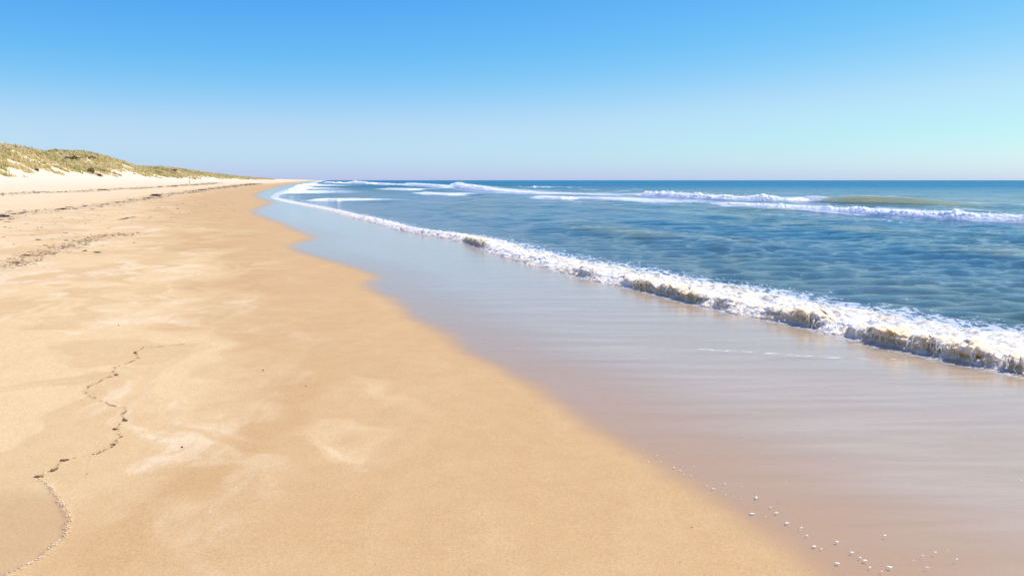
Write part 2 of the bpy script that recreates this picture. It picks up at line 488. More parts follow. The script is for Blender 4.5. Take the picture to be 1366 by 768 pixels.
# ------------------------------------------------------------------ sea
SH = np.array([-.30, .954])          # direction along the shore
NO = np.array([.954, .30])           # direction out to sea
yr = [1.5 - 8, 1.5 - 5, 1.5 - 3, .5]
y = 1.5
while y < 120: yr.append(y); y *= 1.0052
while y < 25000: yr.append(y); y *= 1.012
yr = np.array(yr)
us = np.concatenate([np.linspace(0, .58, 880), np.linspace(.58, 1, 160)[1:]])
Ys, Us = np.meshgrid(yr, us, indexing='ij')
xl = Xb(Ys) + .35
Xs = xl + Us * ((np.maximum(Ys, 2) + 3) * 1.8 - .2 * xl)
row_sp = np.gradient(yr)[:, None] * np.ones_like(Xs)
back = Xs - Xbb(Ys)                   # metres behind the back of the foam
off = (Xs - Xb(Ys)) * CA
grow = sst(.2, 7, off)
Z = np.zeros_like(Xs); DX = np.zeros_like(Xs); DY = np.zeros_like(Xs)
groups = .6 + .9 * np.abs(fbm2(Xs * .12, Ys * .07, 2, 130))
nw = 84
lams = np.exp(np.linspace(math.log(.22), math.log(10), nw))
for i, lam in enumerate(lams):
    spread = .55 if lam < 2 else .40
    th = math.atan2(-NO[1], -NO[0]) + rng.normal() * spread if lam > 2.5 else math.atan2(-1, -.22) + rng.normal() * .42
    kx, ky = math.cos(th), math.sin(th)
    k = 2 * math.pi / lam
    slope = .050 if lam < 1.1 else (.016 if lam < 1.8 else (.006 if lam < 4 else .0068))
    a = slope / k * 1.25
    fadef = np.clip((lam / np.maximum(row_sp, .01) - 3) / 4, 0, 1)
    ph = rng.random() * 6.283
    arg = k * (kx * Xs + ky * Ys) + ph + 1.2 * noise2(Xs / (lam * 5), Ys / (lam * 5), 200 + i)
    g = groups if lam < 4 else 1
    ww = a * fadef * g * (grow if lam > 1 else (.35 + .65 * grow))
    Z += ww * np.cos(arg)
    DX -= .8 * ww * kx * np.sin(arg); DY -= .8 * ww * ky * np.sin(arg)
Z += .045 * grow * 1.0
face = sst(.03, .10, Z - .045) * grow * (1 - sst(60, 140, Ys)) * .55
foamA = np.zeros_like(Xs)
foamA = .70 * (1 - sst(-.8, .7 + .02 * Ys, back + .35 * fbm2(Xs * 1.3, Ys * 1.3, 4, 140)))

# breaking waves out at sea: toe line in the photograph, height of the face in pixels
BREAK = [
 ('long white breaking wave rolling in on the right, nearest of the offshore breakers',
  [(955,272,2),(985,275,4),(1020,278,6),(1060,281,7),(1100,283,8),(1150,286,9),(1200,289,10),(1260,293,11),(1320,296,12),(1366,298,12),(1440,303,12)], 1.0),
 ('white breaker crest that ends in an unbroken olive green swell on the right',
  [(853,260,3),(870,262,7),(900,264,8),(950,267,8),(1000,268,8),(1050,269,8),(1080,269,8),(1096,269,5)], 1.0),
 ('thin broken white wave line in the middle distance left of centre of the sea',
  [(714,263,2),(730,265,4),(750,266,4),(770,265,2),(800,266,4),(840,268,3),(870,270,3),(900,271,2),(930,272,1.5)], .8),
 ('tumbling white wave with a raised left end, middle distance of the sea',
  [(600,248,2),(608,250,6),(620,253,7),(640,255,7),(660,257,5),(685,258,3),(720,259,2.5),(770,260,2),(820,261,1.5)], 1.0),
 ('short white wave beyond the left part of the surf, between two longer ones',
  [(513,252,1),(525,253,3),(545,254,3),(556,254,1)], .7),
 ('short low white wave patch just below the tumbling wave',
  [(563,258,1.5),(580,260,3),(600,261,3),(612,261,1.5)], .7),
 ('distant white wave crest left of the tumbling wave',
  [(540,246,1.5),(555,248,3.5),(575,249,3.5),(590,250,3),(600,251,2)], 1.0),
 ('far white surf line near the horizon at the end of the beach',
  [(432,244,1.5),(445,245,2.5),(460,245,2),(470,245,3.5),(490,246,3.5),(505,246,2),(520,247,3),(535,247,2),(545,247,1)], 1.0),
 ('tiny whitecap alone near the horizon in the middle of the sea',
  [(708,250,1),(712,250.5,3),(719,250,1)], .8),
 ('white surf fingers reaching the beach at the far left, uppermost',
  [(393,249,1.5),(405,248,2.5),(420,247.5,2.5),(432,247,1)], 1.0),
 ('white surf fingers reaching the beach at the far left, second from the top',
  [(385,253,1.5),(398,252,3),(412,251.5,3),(427,251.5,1)], 1.0),
 ('white surf patch reaching the beach at the far left, third from the top',
  [(376,259,2),(388,258,4),(400,256,4),(412,255,2)], 1.0),
 ('broken white wave joining the back of the shore foam on the left',
  [(410,268,1.5),(425,268,3),(440,268,4),(452,269,3)], .9),
]
def wave_world(pts):
    P = []
    for a, b, h in pts:
        x, y = at0(a, b)
        P.append((x, y, h * y / F))
    return np.array(P)
SW = wave_world([(1080,269,4),(1096,269.5,6),(1120,270.5,7.5),(1160,271.5,7.5),(1200,272.5,7),(1250,274,5),(1290,275,3),(1320,277,1)])
def bump_line(P, amp=1.0, wid=1.6, back_w=3.0):
    """swell under a breaker added to the height field; returns seaward distance"""
    L = np.concatenate([[0], np.cumsum(np.hypot(*np.diff(P[:, :2], axis=0).T))])
    s = np.linspace(0, L[-1], 160)
    q = np.stack([np.interp(s, L, P[:, k]) for k in range(3)], 1)
    m = (Ys > q[:, 1].min() * .7) & (Ys < q[:, 1].max() * 1.5 + 8) & (Xs > q[:, 0].min() - 15) & (Xs < q[:, 0].max() + 25)
    xs, yy = Xs[m], Ys[m]
    best = np.full(xs.shape, 1e9); bi = np.zeros(xs.shape, int)
    for i in range(len(q)):
        dd = (xs - q[i, 0]) ** 2 + (yy - q[i, 1]) ** 2
        w = dd < best; best[w] = dd[w]; bi[w] = i
    t = np.gradient(q[:, :2], axis=0); t /= np.hypot(*t.T)[:, None] + 1e-9
    tt = t[bi]
    sx = xs - q[bi, 0]; sy = yy - q[bi, 1]
    perp = tt[:, 0] * sy - tt[:, 1] * sx
    sgn = np.sign((tt[:, 0] * 1.0 - tt[:, 1] * .3))   # towards the sea (+y)
    perp = perp * np.where(sgn >= 0, 1, -1)
    dist = np.sqrt(best)
    along = np.abs(tt[:, 0] * sx + tt[:, 1] * sy)
    endf = np.exp(-(along / 1.2) ** 2)
    return m, perp, q[bi, 2], endf

m, perp, hh, endf = bump_line(SW)
prof = np.where(perp < .9, sst(-.5, .9, perp), 1 - sst(.9, 5.0, perp))
Z[m] += hh * prof * endf * 1.05
fc = sst(-.6, .1, perp) * (1 - sst(.8, 1.5, perp)) * endf * sst(.03, .2, hh)
face[m] = np.maximum(face[m], fc)
for lab, pts, k in BREAK:
    P = wave_world(pts)
    m, perp, hh, endf = bump_line(P)
    sc_ = 1 + P[:, 1].mean() / 60
    prof = np.where(perp < .5, sst(-.2, .5, perp), 1 - sst(.5, 4.0 * sc_, perp))
    Z[m] += hh * prof * endf * .55
    wf = fbm2(Xs[m] * .35, Ys[m] * .2, 4, 150)
    f = np.where(perp > 0, 1 - sst(0, 5.0 * sc_, perp + 2.5 * wf), 1 - sst(0, 1.2 * sc_, -perp + 1.2 * wf))
    foamA[m] = np.maximum(foamA[m], .75 * f * endf * sst(.02, .15, hh))
# drifting old foam between the breakers
q_, r_ = Xs, Ys
pxl = Xs / np.maximum(Ys, 1)
drift = sst(0, .45, fbm2(Xs * .25, Ys * .10, 4, 160)) * sst(24, 34, off) * (1 - sst(60, 80, off))
drift2 = sst(.05, .5, fbm2(Xs * .5, Ys * .25, 4, 170)) * sst(14, 20, off) * (1 - sst(28, 34, off)) * .35
foamA = np.maximum(foamA, np.maximum(.52 * drift, drift2) * (Ys < 260))
shore = off
rngA = np.hypot(Xs, Ys)
sea = grid_mesh('sea', Xs + DX, Ys + DY, Z, M_sea, {'shore': shore, 'foam': foamA, 'face': face, 'range': rngA})
tag(sea, kind='structure')

# ------------------------------------------------------------------ offshore breakers
def roll(name, label, pts, fat):
    P = wave_world(pts)
    L = np.concatenate([[0], np.cumsum(np.hypot(*np.diff(P[:, :2], axis=0).T))])
    dist = P[:, 1].mean()
    ds = max(.025, dist * .0011)
    n = int(min(1600, max(60, L[-1] / ds)))
    s = np.linspace(0, L[-1], n)
    q = np.stack([np.interp(s, L, P[:, k]) for k in range(3)], 1)
    t = np.gradient(q[:, :2], axis=0); t /= np.hypot(*t.T)[:, None]
    nn = np.stack([-t[:, 1], t[:, 0]], 1)
    if nn[n // 2] @ NO < 0 and nn[n // 2][1] < 0: nn = -nn
    m = 46
    a = np.linspace(0, 1, m)
    S, A = np.meshgrid(s, a, indexing='ij')
    tap = (np.minimum(1, np.minimum(s, L[-1] - s) / (.12 * L[-1])) ** .6)[:, None]
    H = .01 + .78 * q[:, 2][:, None] * fat * tap * (1 + .35 * noise2(S * .9 / (1 + dist * .01), S * 0, 300))
    W = H * 3.2 + .25
    w = np.where(A < .5, -1.3 * H + (A / .5) * 1.68 * H, .38 * H + ((A - .5) / .5) ** 1.3 * W)
    hz = np.where(A < .5, H * np.sin(np.clip(A / .5, 0, 1) * math.pi / 2) ** .75, H * (1 - ((A - .5) / .5) ** .8) - .25 * H * (A - .5))
    X = q[:, 0][:, None] + nn[:, 0][:, None] * w; Y = q[:, 1][:, None] + nn[:, 1][:, None] * w
    f = 1 / (.5 + dist * .012)
    nz = 0; am = 1.0
    for o in range(4):
        nz = nz + am * (np.abs(noise3(X * 6 * f * 2 ** o, Y * 6 * f * 2 ** o, hz * 6 * f * 2 ** o, 310 + o)) - .25); am *= .55
    D = H * .36 * nz
    X = X - nn[:, 0][:, None] * D * .7; Y = Y - nn[:, 1][:, None] * D * .7
    Zr = hz + D * .8 + .03
    Zr = np.where((A <= 0) | (A >= 1), -.15, Zr)
    Zr = Zr + H * .5 * np.maximum(0, noise2(S * 2.5 / (1 + dist * .02), S * 0, 333)) * np.sin(A * math.pi)
    o_ = empty(name, (float(q[n // 2, 0]), float(q[n // 2, 1]), 0))
    ob = grid_mesh('foam_crest', X - o_.location.x, Y - o_.location.y, Zr, M_white, None, o_)
    # thrown spray along the crest
    k = int(min(500, n * .5))
    idx = rng.integers(0, n, k)
    c = np.stack([q[idx, 0] + nn[idx, 0] * .3 * q[idx, 2] - o_.location.x, q[idx, 1] + nn[idx, 1] * .3 * q[idx, 2] - o_.location.y,
                  q[idx, 2] * fat * (.75 + .45 * rng.random(k) ** 2)], 1)
    c[:, 0] += rng.normal(0, .08, k); c[:, 1] += rng.normal(0, .15, k)
    blobs('spray', c, np.maximum(q[idx, 2] * .05, .004) * (.4 + rng.random(k)), M_white, o_)['kind'] = 'stuff'
    tag(o_, label, 'wave', 'waves breaking out at sea')

ICO = None
def ico():
    global ICO
    if ICO is None:
        t = (1 + 5 ** .5) / 2
        v = np.array([(-1,t,0),(1,t,0),(-1,-t,0),(1,-t,0),(0,-1,t),(0,1,t),(0,-1,-t),(0,1,-t),(t,0,-1),(t,0,1),(-t,0,-1),(-t,0,1)], float)
        v /= np.linalg.norm(v[0])
        f = np.array([(0,11,5),(0,5,1),(0,1,7),(0,7,10),(0,10,11),(1,5,9),(5,11,4),(11,10,2),(10,7,6),(7,1,8),(3,9,4),(3,4,2),(3,2,6),(3,6,8),(3,8,9),(4,9,5),(2,4,11),(6,2,10),(8,6,7),(9,8,1)])
        ICO = (v, f)
    return ICO
def blobs(name, c, r, mat, parent=None, brown=0.0, squash=1.0, jitter=.25):
    v, f = ico(); n = len(c)
    r = np.asarray(r).reshape(-1, 1, 1) * np.ones((n, 1, 1))
    jit = 1 + jitter * rng.normal(0, 1, (n, 12, 1))
    V = c[:, None, :] + v[None] * r * jit * np.array([1, 1, squash])
    Fc = (f[None] + (np.arange(n) * 12)[:, None, None]).reshape(-1, 3)
    br = np.repeat(np.asarray(brown) * np.ones(n), 12)
    return raw_mesh(name, V.reshape(-1, 3), Fc, 3, mat, {'brown': br, 'thin': np.zeros(n * 12)}, parent)

for lab, pts, k in BREAK: roll('breaking_wave', lab, pts, k)

# ------------------------------------------------------------------ the shore break: foam bore in front of the wet sand
rows = [2.6]
while rows[-1] < 76: rows.append(rows[-1] * (1.0011 if rows[-1] < 14 else 1.0017))
yb = np.array(rows); xb = Xb(yb)
arc = np.concatenate([[0], np.cumsum(np.hypot(np.diff(xb), np.diff(yb)))])
tx = np.gradient(xb); ty = np.gradient(yb); tl_ = np.hypot(tx, ty); tx /= tl_; ty /= tl_
ks = 61; kern = np.ones(ks) / ks
pad = lambda a: np.concatenate([np.full(ks // 2, a[0]), a, np.full(ks // 2, a[-1])])
tx = np.convolve(pad(tx), kern, 'valid'); ty = np.convolve(pad(ty), kern, 'valid')
nx, ny = ty, -tx
# width to the back line
lo = np.zeros_like(yb); hi = np.full_like(yb, 12.0)
for _ in range(30):
    mid_ = (lo + hi) / 2
    inside = (xb + nx * mid_) < Xbb(yb + ny * mid_)
    lo = np.where(inside, mid_, lo); hi = np.where(inside, hi, mid_)
Wb = np.clip(lo * .86, .33, 3.0)
Wb = np.convolve(pad(Wb), kern, 'valid')
m1, m2 = 90, 150
a = np.concatenate([np.linspace(0, 1, m1), 1 + np.linspace(0, 1, m2 + 1)[1:]])
Sa, A = np.meshgrid(arc, a, indexing='ij')
YB = yb[:, None] + 0 * A
# curliness along the crest: where the photograph shows brown, sand laden curls (pixel columns of the toe)
pxc = 683 + F * xb / (yb * cp + CAMH * sp)
def bumpf(c, w): return np.exp(-((pxc - c) / w) ** 4)
curl = np.maximum.reduce([bumpf(1195, 62), bumpf(1290, 40) * .9, bumpf(1350, 16) * .8, bumpf(1060, 34) * .85, bumpf(900, 38) * .9, bumpf(855, 25) * .75, bumpf(965, 14) * .4, bumpf(632, 14) * .9, bumpf(780, 12) * .35, bumpf(1390,14)*.8])
curl = np.clip(curl * (.95 + .5 * noise2(arc * 2.6, arc * 0, 399)) + .14 * noise2(arc * 2, arc * 0, 400), 0, 1)
C = curl[:, None] + 0 * A
lowf = noise2(Sa * .8, Sa * 0, 401); medf = noise2(Sa * 2.6, Sa * 0, 402)
hB = (.108 + .035 * lowf + .022 * medf + .016 * noise2(Sa * 6.5, Sa * 0, 403) + .065 * C) * (1 - .75 * sst(22, 70, YB))
q = np.clip(A, 0, 1)
# curling profile with an overhanging lip
wc = np.interp(q, [0, .12, .35, .55, .72, .88, 1], [.00, .05, .075, .01, -.045, -.02, .10])
zc = np.interp(q, [0, .12, .35, .55, .72, .88, 1], [-.03, .02, .32, .52, .74, .96, 1.0])
# frothy profile, toe spread over the sand
wf_ = np.interp(q, [0, .2, .5, .8, 1], [-.10, -.09, .0, .10, .20])
zf_ = np.interp(q, [0, .2, .5, .8, 1], [-.02, .14, .50, .78, .92])
toe = .10 * noise2(Sa * 1.7, Sa * 0, 410) + .05 * noise2(Sa * 6, Sa * 0, 411)
wpos = (1 - C) * (wf_ + toe * (1 - q * .6)) + C * (wc + .5 * toe * 1.0)
zpos = hB * ((1 - C) * zf_ + C * zc)
b = np.clip(A - 1, 0, 1)
Wd = Wb[:, None] * (1 + .16 * fbm2(Sa * .9, Sa * 0, 3, 412)) + .1
wtop = (1 - C) * .20 + C * .10 + toe * .4
bk = A > 1
wpos = np.where(bk, wtop + b * (Wd - wtop), wpos)
ztop = hB * ((1 - C) * .92 + C)
zpos = np.where(bk, ztop + (.035 - ztop) * (1 - (1 - b) ** 2.3) + hB * .16 * np.sin(b * math.pi) * (1 + noise2(Sa * 1.5, b * 3, 413)), zpos)
XB = xb[:, None] + nx[:, None] * wpos; YY = yb[:, None] + ny[:, None] * wpos
# froth displacement
wx = XB + .05 * noise2(XB * 5, YY * 5, 420); wy = YY + .05 * noise2(XB * 5, YY * 5, 421)
amp = 1.0; disp = 0
for o, fr in enumerate((3.6, 9, 21, 45)):
    disp = disp + amp * ((np.abs(noise3(wx * fr, wy * fr, zpos * fr, 430 + o)) - .22) if o < 1 else (.5 * noise3(wx * fr, wy * fr, zpos * fr, 430 + o))); amp *= .62
stretch = np.abs(noise2(Sa * 5.5 + .6 * noise2(Sa * 2, b * 4, 433), wpos * 2.2, 434)) - .2      # foam drawn out down the slope
top_amp = np.where(bk, (.075 * (1 - b) ** .9 + .018) * (.7 + .6 * np.abs(medf)), .055 + .02 * q)
strand = noise2(Sa * 17 + 1.5 * noise2(Sa * 3, wpos * 3, 436), wpos * 4.5, 435)
D = top_amp * (disp * 1.05 + .5 * stretch + .30 * strand)
# curls on the brown stretches: ribs running over the lip
rib = noise2(Sa * 6.5 + .7 * noise2(Sa * 4, q * 2, 440), q * 1.1 + Sa * .3, 441)
rib2 = 1 - np.abs(noise2(Sa * 20 + .9 * rib, q * 1.6, 442)) * 2.2
ribamp = C * np.where(bk, np.exp(-(b / .12) ** 2), sst(.1, .5, q))
D = D * (1 - .55 * ribamp) + ribamp * (.042 * rib + .024 * rib2)
fwd = np.where(bk, .25 * (1 - b) ** 3, .8)
upk = np.where(bk, 1.0, .35 + .4 * q)
XB = XB - nx[:, None] * D * fwd; YY = YY - ny[:, None] * D * fwd
ZB = zpos + D * upk
edge = np.where(bk, sst(.5, 1.0, b + .45 * fbm2(XB * 2.2, YY * 2.2, 4, 450)), 0)
ZB = ZB - edge * .09
ZB = np.where(A <= 0, -.05, ZB)
cave = np.maximum(0, noise2(Sa * 5.2, q * 2.4 + .5, 447) - .08) * ribamp * (~bk)
XB = XB + nx[:, None] * cave * .22; YY = YY + ny[:, None] * cave * .22
brown = C * np.where(bk, np.exp(-(b / .07) ** 2) * .9, sst(-.2, .4, q)) * (.62 + .55 * np.clip(.5 - rib2 * .5 + rib, -.4, 1))
brown = brown + (1 - C) * .5 * (1 - sst(.1, .7, q)) * (~bk)  # tan shade painted into the foot of the frothy front
brown = brown + .6 * sst(.12, .4, fbm2(Sa * 1.6, wpos * 3.0, 3, 455)) * sst(.0, .25, .8 - b) * np.where(bk, 1, q) * sst(-.02, -.1, D)
brown = np.clip(brown + .30 * sst(.0, .5, fbm2(Sa * 1.2, wpos * 2, 3, 457)), 0, 1)
thin = np.where(bk, sst(.0, .7, b) * 1.0 * sst(-.15, .2, fbm2(XB * 3, YY * 3, 4, 460)), 0)
bore = empty('breaking_wave', (float(np.interp(9.0, yb, xb)), 9.0, 0))
tag(bore, 'low foaming shore wave of white froth and brown sandy curls running onto the wet sand', 'wave')
BX, BY = bore.location.x, bore.location.y
ob = grid_mesh('foam', XB - BX, YY - BY, ZB, M_foam, {'brown': brown, 'thin': thin}, bore)

# curling strands over the dark hollows
def tubes(name, paths, radii, mat, parent, brown):
    V = []; Fc = []; B = []; base = 0; K = 6
    ang = np.arange(K) * 2 * math.pi / K
    for P, r, bb in zip(paths, radii, brown):
        t = np.gradient(P, axis=0); t /= np.linalg.norm(t, axis=1)[:, None] + 1e-9
        up = np.array([.3, .1, 1.0]); s1 = np.cross(t, up); s1 /= np.linalg.norm(s1, axis=1)[:, None] + 1e-9
        s2 = np.cross(t, s1)
        rr = r * (1 - .75 * np.abs(np.linspace(-.7, 1, len(P))) ** 2)
        ring = P[:, None] + rr[:, None, None] * (np.cos(ang)[None, :, None] * s1[:, None] + np.sin(ang)[None, :, None] * s2[:, None])
        V.append(ring.reshape(-1, 3))
        n = len(P)
        i = np.arange(n * K).reshape(n, K) + base
        j = np.roll(i, -1, 1)
        Fc.append(np.stack([i[:-1], j[:-1], j[1:], i[1:]], -1).reshape(-1, 4))
        B.append(np.full(n * K, bb)); base += n * K
    V = np.concatenate(V); Fc = np.concatenate(Fc); B = np.concatenate(B)
    return raw_mesh(name, V, Fc, 4, mat, {'brown': B, 'thin': np.zeros(len(B))}, parent)
paths, radii, br = [], [], []
wgt = (curl ** 1.5) * np.gradient(arc) * (yb < 24); wgt /= wgt.sum()
for _ in range(620):
    i = rng.choice(len(yb), p=wgt)
    h = float(hB[i, 0]) * rng.uniform(.55, 1.0)
    rad = h * rng.uniform(.28, .5)
    cz = h - rad * .9; cw = rng.uniform(.0, .12)
    th = np.linspace(R(rng.uniform(-10, 50)), R(rng.uniform(170, 250)), 14)
    w_ = cw + rad * np.cos(th) * rng.uniform(.7, 1.2); z_ = cz + rad * np.sin(th)
    sl = rng.normal(0, .35)
    al = np.linspace(0, 1, 14) * sl * rad * 2 + .006 * np.sin(th * 3 + rng.random() * 6)
    ox = xb[i] + nx[i] * w_ + tx[i] * al - BX; oy = yb[i] + ny[i] * w_ + ty[i] * al - BY
    paths.append(np.stack([ox, oy, np.maximum(z_, -.01)], 1)); radii.append(rng.uniform(.004, .013)); br.append(float(rng.choice([.08, .25, .6, .95])))
ob = tubes('foam_curls', paths, radii, M_foam, bore, br); ob['kind'] = 'stuff'
# froth clots along the toe and over the crest
n = 9000
wgt = (1.15 - curl) * np.gradient(arc) / yb ** .8 * (yb < 40); wgt /= wgt.sum()
i = rng.choice(len(yb), n, p=wgt)
w_ = np.where(rng.random(n) < .6, rng.normal(-.06, .07, n) + toe[i, 0] , rng.uniform(0, 1, n) ** 1.5 * Wb[i])
z_ = np.where(w_ < .05, np.maximum(.0, rng.uniform(-.2, 1, n)) * np.clip((w_ + .15) * .8, 0, .12), hB[i, 0] * (1 - np.clip(w_ / Wb[i], 0, 1)) * .85 + rng.uniform(-.01, .02, n))
c = np.stack([xb[i] + nx[i] * w_ + rng.normal(0, .01, n) - BX, yb[i] + ny[i] * w_ - BY, z_], 1)
ob = blobs('froth', c, .003 + .010 * rng.random(n) ** 2.5, M_foam, bore, 0, .8); ob['kind'] = 'stuff'
# flying droplets
n = 260
i = rng.choice(len(yb), n, p=wgt)
w_ = rng.uniform(0, 1, n) * Wb[i] * 1.1
c = np.stack([xb[i] + nx[i] * w_ - BX, yb[i] + ny[i] * w_ - BY, hB[i, 0] * .8 + rng.random(n) ** 3 * .16], 1)
ob = blobs('spray', c, .002 + .006 * rng.random(n) ** 2, M_foam, bore); ob['kind'] = 'stuff'

# ------------------------------------------------------------------ dunes
CREST = [(-260,170),(-120,181),(-40,187),(0,189.5),(25,194),(50,201),(62,207),(80,211.5),(92,206),(104,200.5),(114,200),(128,204.5),(150,213),(175,220.5),(192,224.5),(205,221),
         (222,222),(245,225),(275,229.5),(300,233),(330,236),(360,238.2),(400,239.5)]
SC = 46.0
cy, cz_ = [], []
for px_, py_ in CREST:
    dx, dy, dz = ray(px_, py_)
    lo_, hi_ = 1.0, 3500.0
    for _ in range(50):
        m_ = (lo_ + hi_) / 2
        if (float(Xsm(dy * m_)) - dx * m_) * CA < SC: lo_ = m_
        else: hi_ = m_
    cy.append(dy * lo_); cz_.append(CAMH + dz * lo_)
cy = np.array(cy); cz_ = np.array(cz_)
o_ = np.argsort(cy); cy = cy[o_]; cz_ = cz_[o_]
def crestH(y): return np.interp(y, cy, cz_) - .62 + np.minimum(.25, 0)
def dune_z(s, y):
    H = crestH(y)
    foot = 31.0 + 3.0 * fbm2(y * .03, y * 0 + 5, 3, 500)
    f = np.clip((s - foot) / (SC - foot), 0, 1)
    pr = .35 * f + .65 * f * f * (3 - 2 * f)
    pr = np.where(s > SC, 1 - .25 * sst(SC + 2, SC + 30, s), pr)
    b0 = np.interp(s, PD, PZ) - .12
    z = b0 + (H - b0) * pr * 1.0
    hum = fbm2(s * .16, y * .06, 4, 510) * 1.1 + fbm2(s * .5, y * .35, 3, 520) * .35
    z = z + hum * sst(0, .5, f) * (1 - .88 * np.exp(-((s - SC) / 4) ** 2))
    return np.where(s < foot, b0 - .05, z), f, foot
dy_ = [20.0]
while dy_[-1] < 3000: dy_.append(dy_[-1] * (1.0045 if dy_[-1] < 400 else 1.012))
dy_ = np.array(dy_)
ss = np.concatenate([np.linspace(27, 52, 130), np.linspace(52, 110, 40)[1:]])
Yd, Sd = np.meshgrid(dy_, ss, indexing='ij')
Zd, fd, _ = dune_z(Sd, Yd)
Xd = Xsm(Yd) - Sd / CA
def vegmask(s, y):
    z, f, foot = dune_z(s, y)
    # tongues of grass running down the slope, sliding along the shore
    k = f + .42 * fbm2(y * .22 + s * .18, s * .05, 4, 530) + .12 * fbm2(y * .9 + s * .5, s * .2, 2, 531)
    v = sst(.25, .35, k)
    bare = sst(.30, .42, fbm2(y * .045 + 3, s * .12, 3, 540)) * (1 - sst(.75, .95, f))
    return v * (1 - bare)
Vd = vegmask(Sd, Yd)
dune = grid_mesh('dune', Xd, Yd, Zd, M_dune, {'veg': Vd})
tag(dune, kind='structure')

# marram grass: tufts of blades over the dune face and crest
NT = 60000
yt = 24 * np.exp(rng.random(NT) * math.log(900 / 24.0))
st_ = 30 + 30 * rng.random(NT) ** 1.15
v = vegmask(st_, yt)
keep = (rng.random(NT) < v) & (yt > 30)
yt, st_ = yt[keep], st_[keep]
zt, ft, _ = dune_z(st_, yt)
xt = Xsm(yt) - st_ / CA
NBl = 9
nt = len(yt)
rngd = np.hypot(xt, yt)
hgt_ = (.35 + .55 * rng.random(nt)) * (1 + .5 * noise2(xt * .2, yt * .2, 555))
tint = np.clip(.46 + 1.1 * fbm2(st_ * .12 + 2, yt * .35 + st_ * .3, 3, 560) + .5 * fbm2(st_ * .1, yt * .04, 2, 561) + .22 * rng.normal(0, 1, nt), 0, 1)
dark = sst(.2, .45, fbm2(st_ * .2 + 40, yt * .06, 3, 565)); tint = np.where(rng.random(nt) < dark * .3, 1.4, tint)
ang = rng.random((nt, NBl)) * 2 * math.pi
lean = .25 + .5 * rng.random((nt, NBl))
bl = hgt_[:, None] * (.7 + .5 * rng.random((nt, NBl)))
wid = np.maximum(.018, rngd * .00055)[:, None] * (.7 + .6 * rng.random((nt, NBl)))
bx = xt[:, None] + .16 * rng.normal(0, 1, (nt, NBl)); by = yt[:, None] + .16 * rng.normal(0, 1, (nt, NBl))
bz = zt[:, None] - .12 + 0 * bx
wind = np.array([-.25, -.15])
tipx = bx + bl * (lean * np.cos(ang) + wind[0]); tipy = by + bl * (lean * np.sin(ang) + wind[1]); tipz = bz + bl * (1.05 - .45 * lean)
mx = bx + .4 * (tipx - bx) * .8; my = by + .4 * (tipy - by) * .8; mz = bz + .6 * (tipz - bz)
fa = rng.random((nt, NBl)) * math.pi
wx_, wy_ = np.cos(fa) * wid, np.sin(fa) * wid
V = np.stack([np.stack([bx - wx_, by - wy_, bz], -1), np.stack([bx + wx_, by + wy_, bz], -1),
              np.stack([mx + wx_ * .8, my + wy_ * .8, mz], -1), np.stack([mx - wx_ * .8, my - wy_ * .8, mz], -1), np.stack([tipx, tipy, tipz], -1)], 2).reshape(-1, 3)
nb_ = nt * NBl
base_ = (np.arange(nb_) * 5)[:, None]
tri = np.concatenate([base_ + np.array([0, 1, 2]), base_ + np.array([0, 2, 3]), base_ + np.array([3, 2, 4])])
tv = np.repeat(np.repeat(tint, NBl) + .0, 5); uv = np.tile([0, 0, .6, .6, 1.0], nb_)
gr = raw_mesh('marram_grass', V, tri, 3, M_grass, {'tint': tv, 'up': uv}, smooth=False)
tag(gr, 'straw and green marram grass covering the dune slopes', 'grass', kind='stuff')

# ------------------------------------------------------------------ dune shrubs
def on_dune(px_, py_, tries=3000):
    dx, dy, dz = ray(px_, py_)
    prev = 30.0
    for k in range(tries):
        tt = 30 * 1.0015 ** k
        x, y, z = dx * tt, dy * tt, CAMH + dz * tt
        s = (float(Xsm(y)) - x) * CA
        if s > 26:
            zz = float(dune_z(np.array(s), np.array(y))[0])
            if z < zz or s > SC: return x, y, zz
    return x, y, 2.0
def shrub(px_, py_, w_px, h_px, label):
    x, y, z = on_dune(px_, py_)
    dist = math.hypot(x, y)
    w, h = w_px * dist / F, h_px * dist / F
    root = empty('dune_shrub', (x, y, z - h * .15))
    n = 1400
    # several lobes of small leaf clusters
    nl = 7
    lc = np.stack([rng.uniform(-.38, .38, nl) * w, rng.uniform(-.3, .3, nl) * w, rng.uniform(.2, .6, nl) * h], 1)
    lr = rng.uniform(.22, .42, nl)
    k = rng.integers(0, nl, n)
    dv = rng.normal(0, 1, (n, 3)); dv /= np.linalg.norm(dv, axis=1)[:, None]
    p = lc[k] + dv * (lr[k] * (.6 + .4 * rng.random(n)))[:, None] * np.array([w * .6, w * .6, h * .8])
    p[:, 2] = np.maximum(p[:, 2], 0)
    sz = .07 + dist * .00025
    e1 = rng.normal(0, 1, (n, 3)) * sz; e2 = rng.normal(0, 1, (n, 3)) * sz
    V = np.stack([p - e1, p + e1, p + e2], 1).reshape(-1, 3)
    raw_mesh('foliage', V, np.arange(n * 3).reshape(-1, 3), 3, M_shrub, None, root, False)
    pb = []
    for _ in range(5):
        e = lc[rng.integers(0, nl)]
        pb.append(np.stack([np.linspace(0, e[0], 5), np.linspace(0, e[1], 5), np.linspace(0, e[2] + .1, 5)], 1))
    tubes('stem', pb, [.03] * 5, M_wood, root, [0] * 5)
    tag(root, label, 'shrub', 'shrubs on the dunes')
shrub(91, 213, 13, 4.5, 'dark brown shrub patch on the dune top, leftmost of the hilltop shrubs')
shrub(102, 213, 14, 5.5, 'darkest brown shrub patch near the crest of the second dune')
shrub(121, 212, 14, 4.5, 'brown shrub just right of the darkest patch on the second dune crest')
shrub(119, 230, 11, 7, 'reddish brown shrub at the sandy foot of the dune')
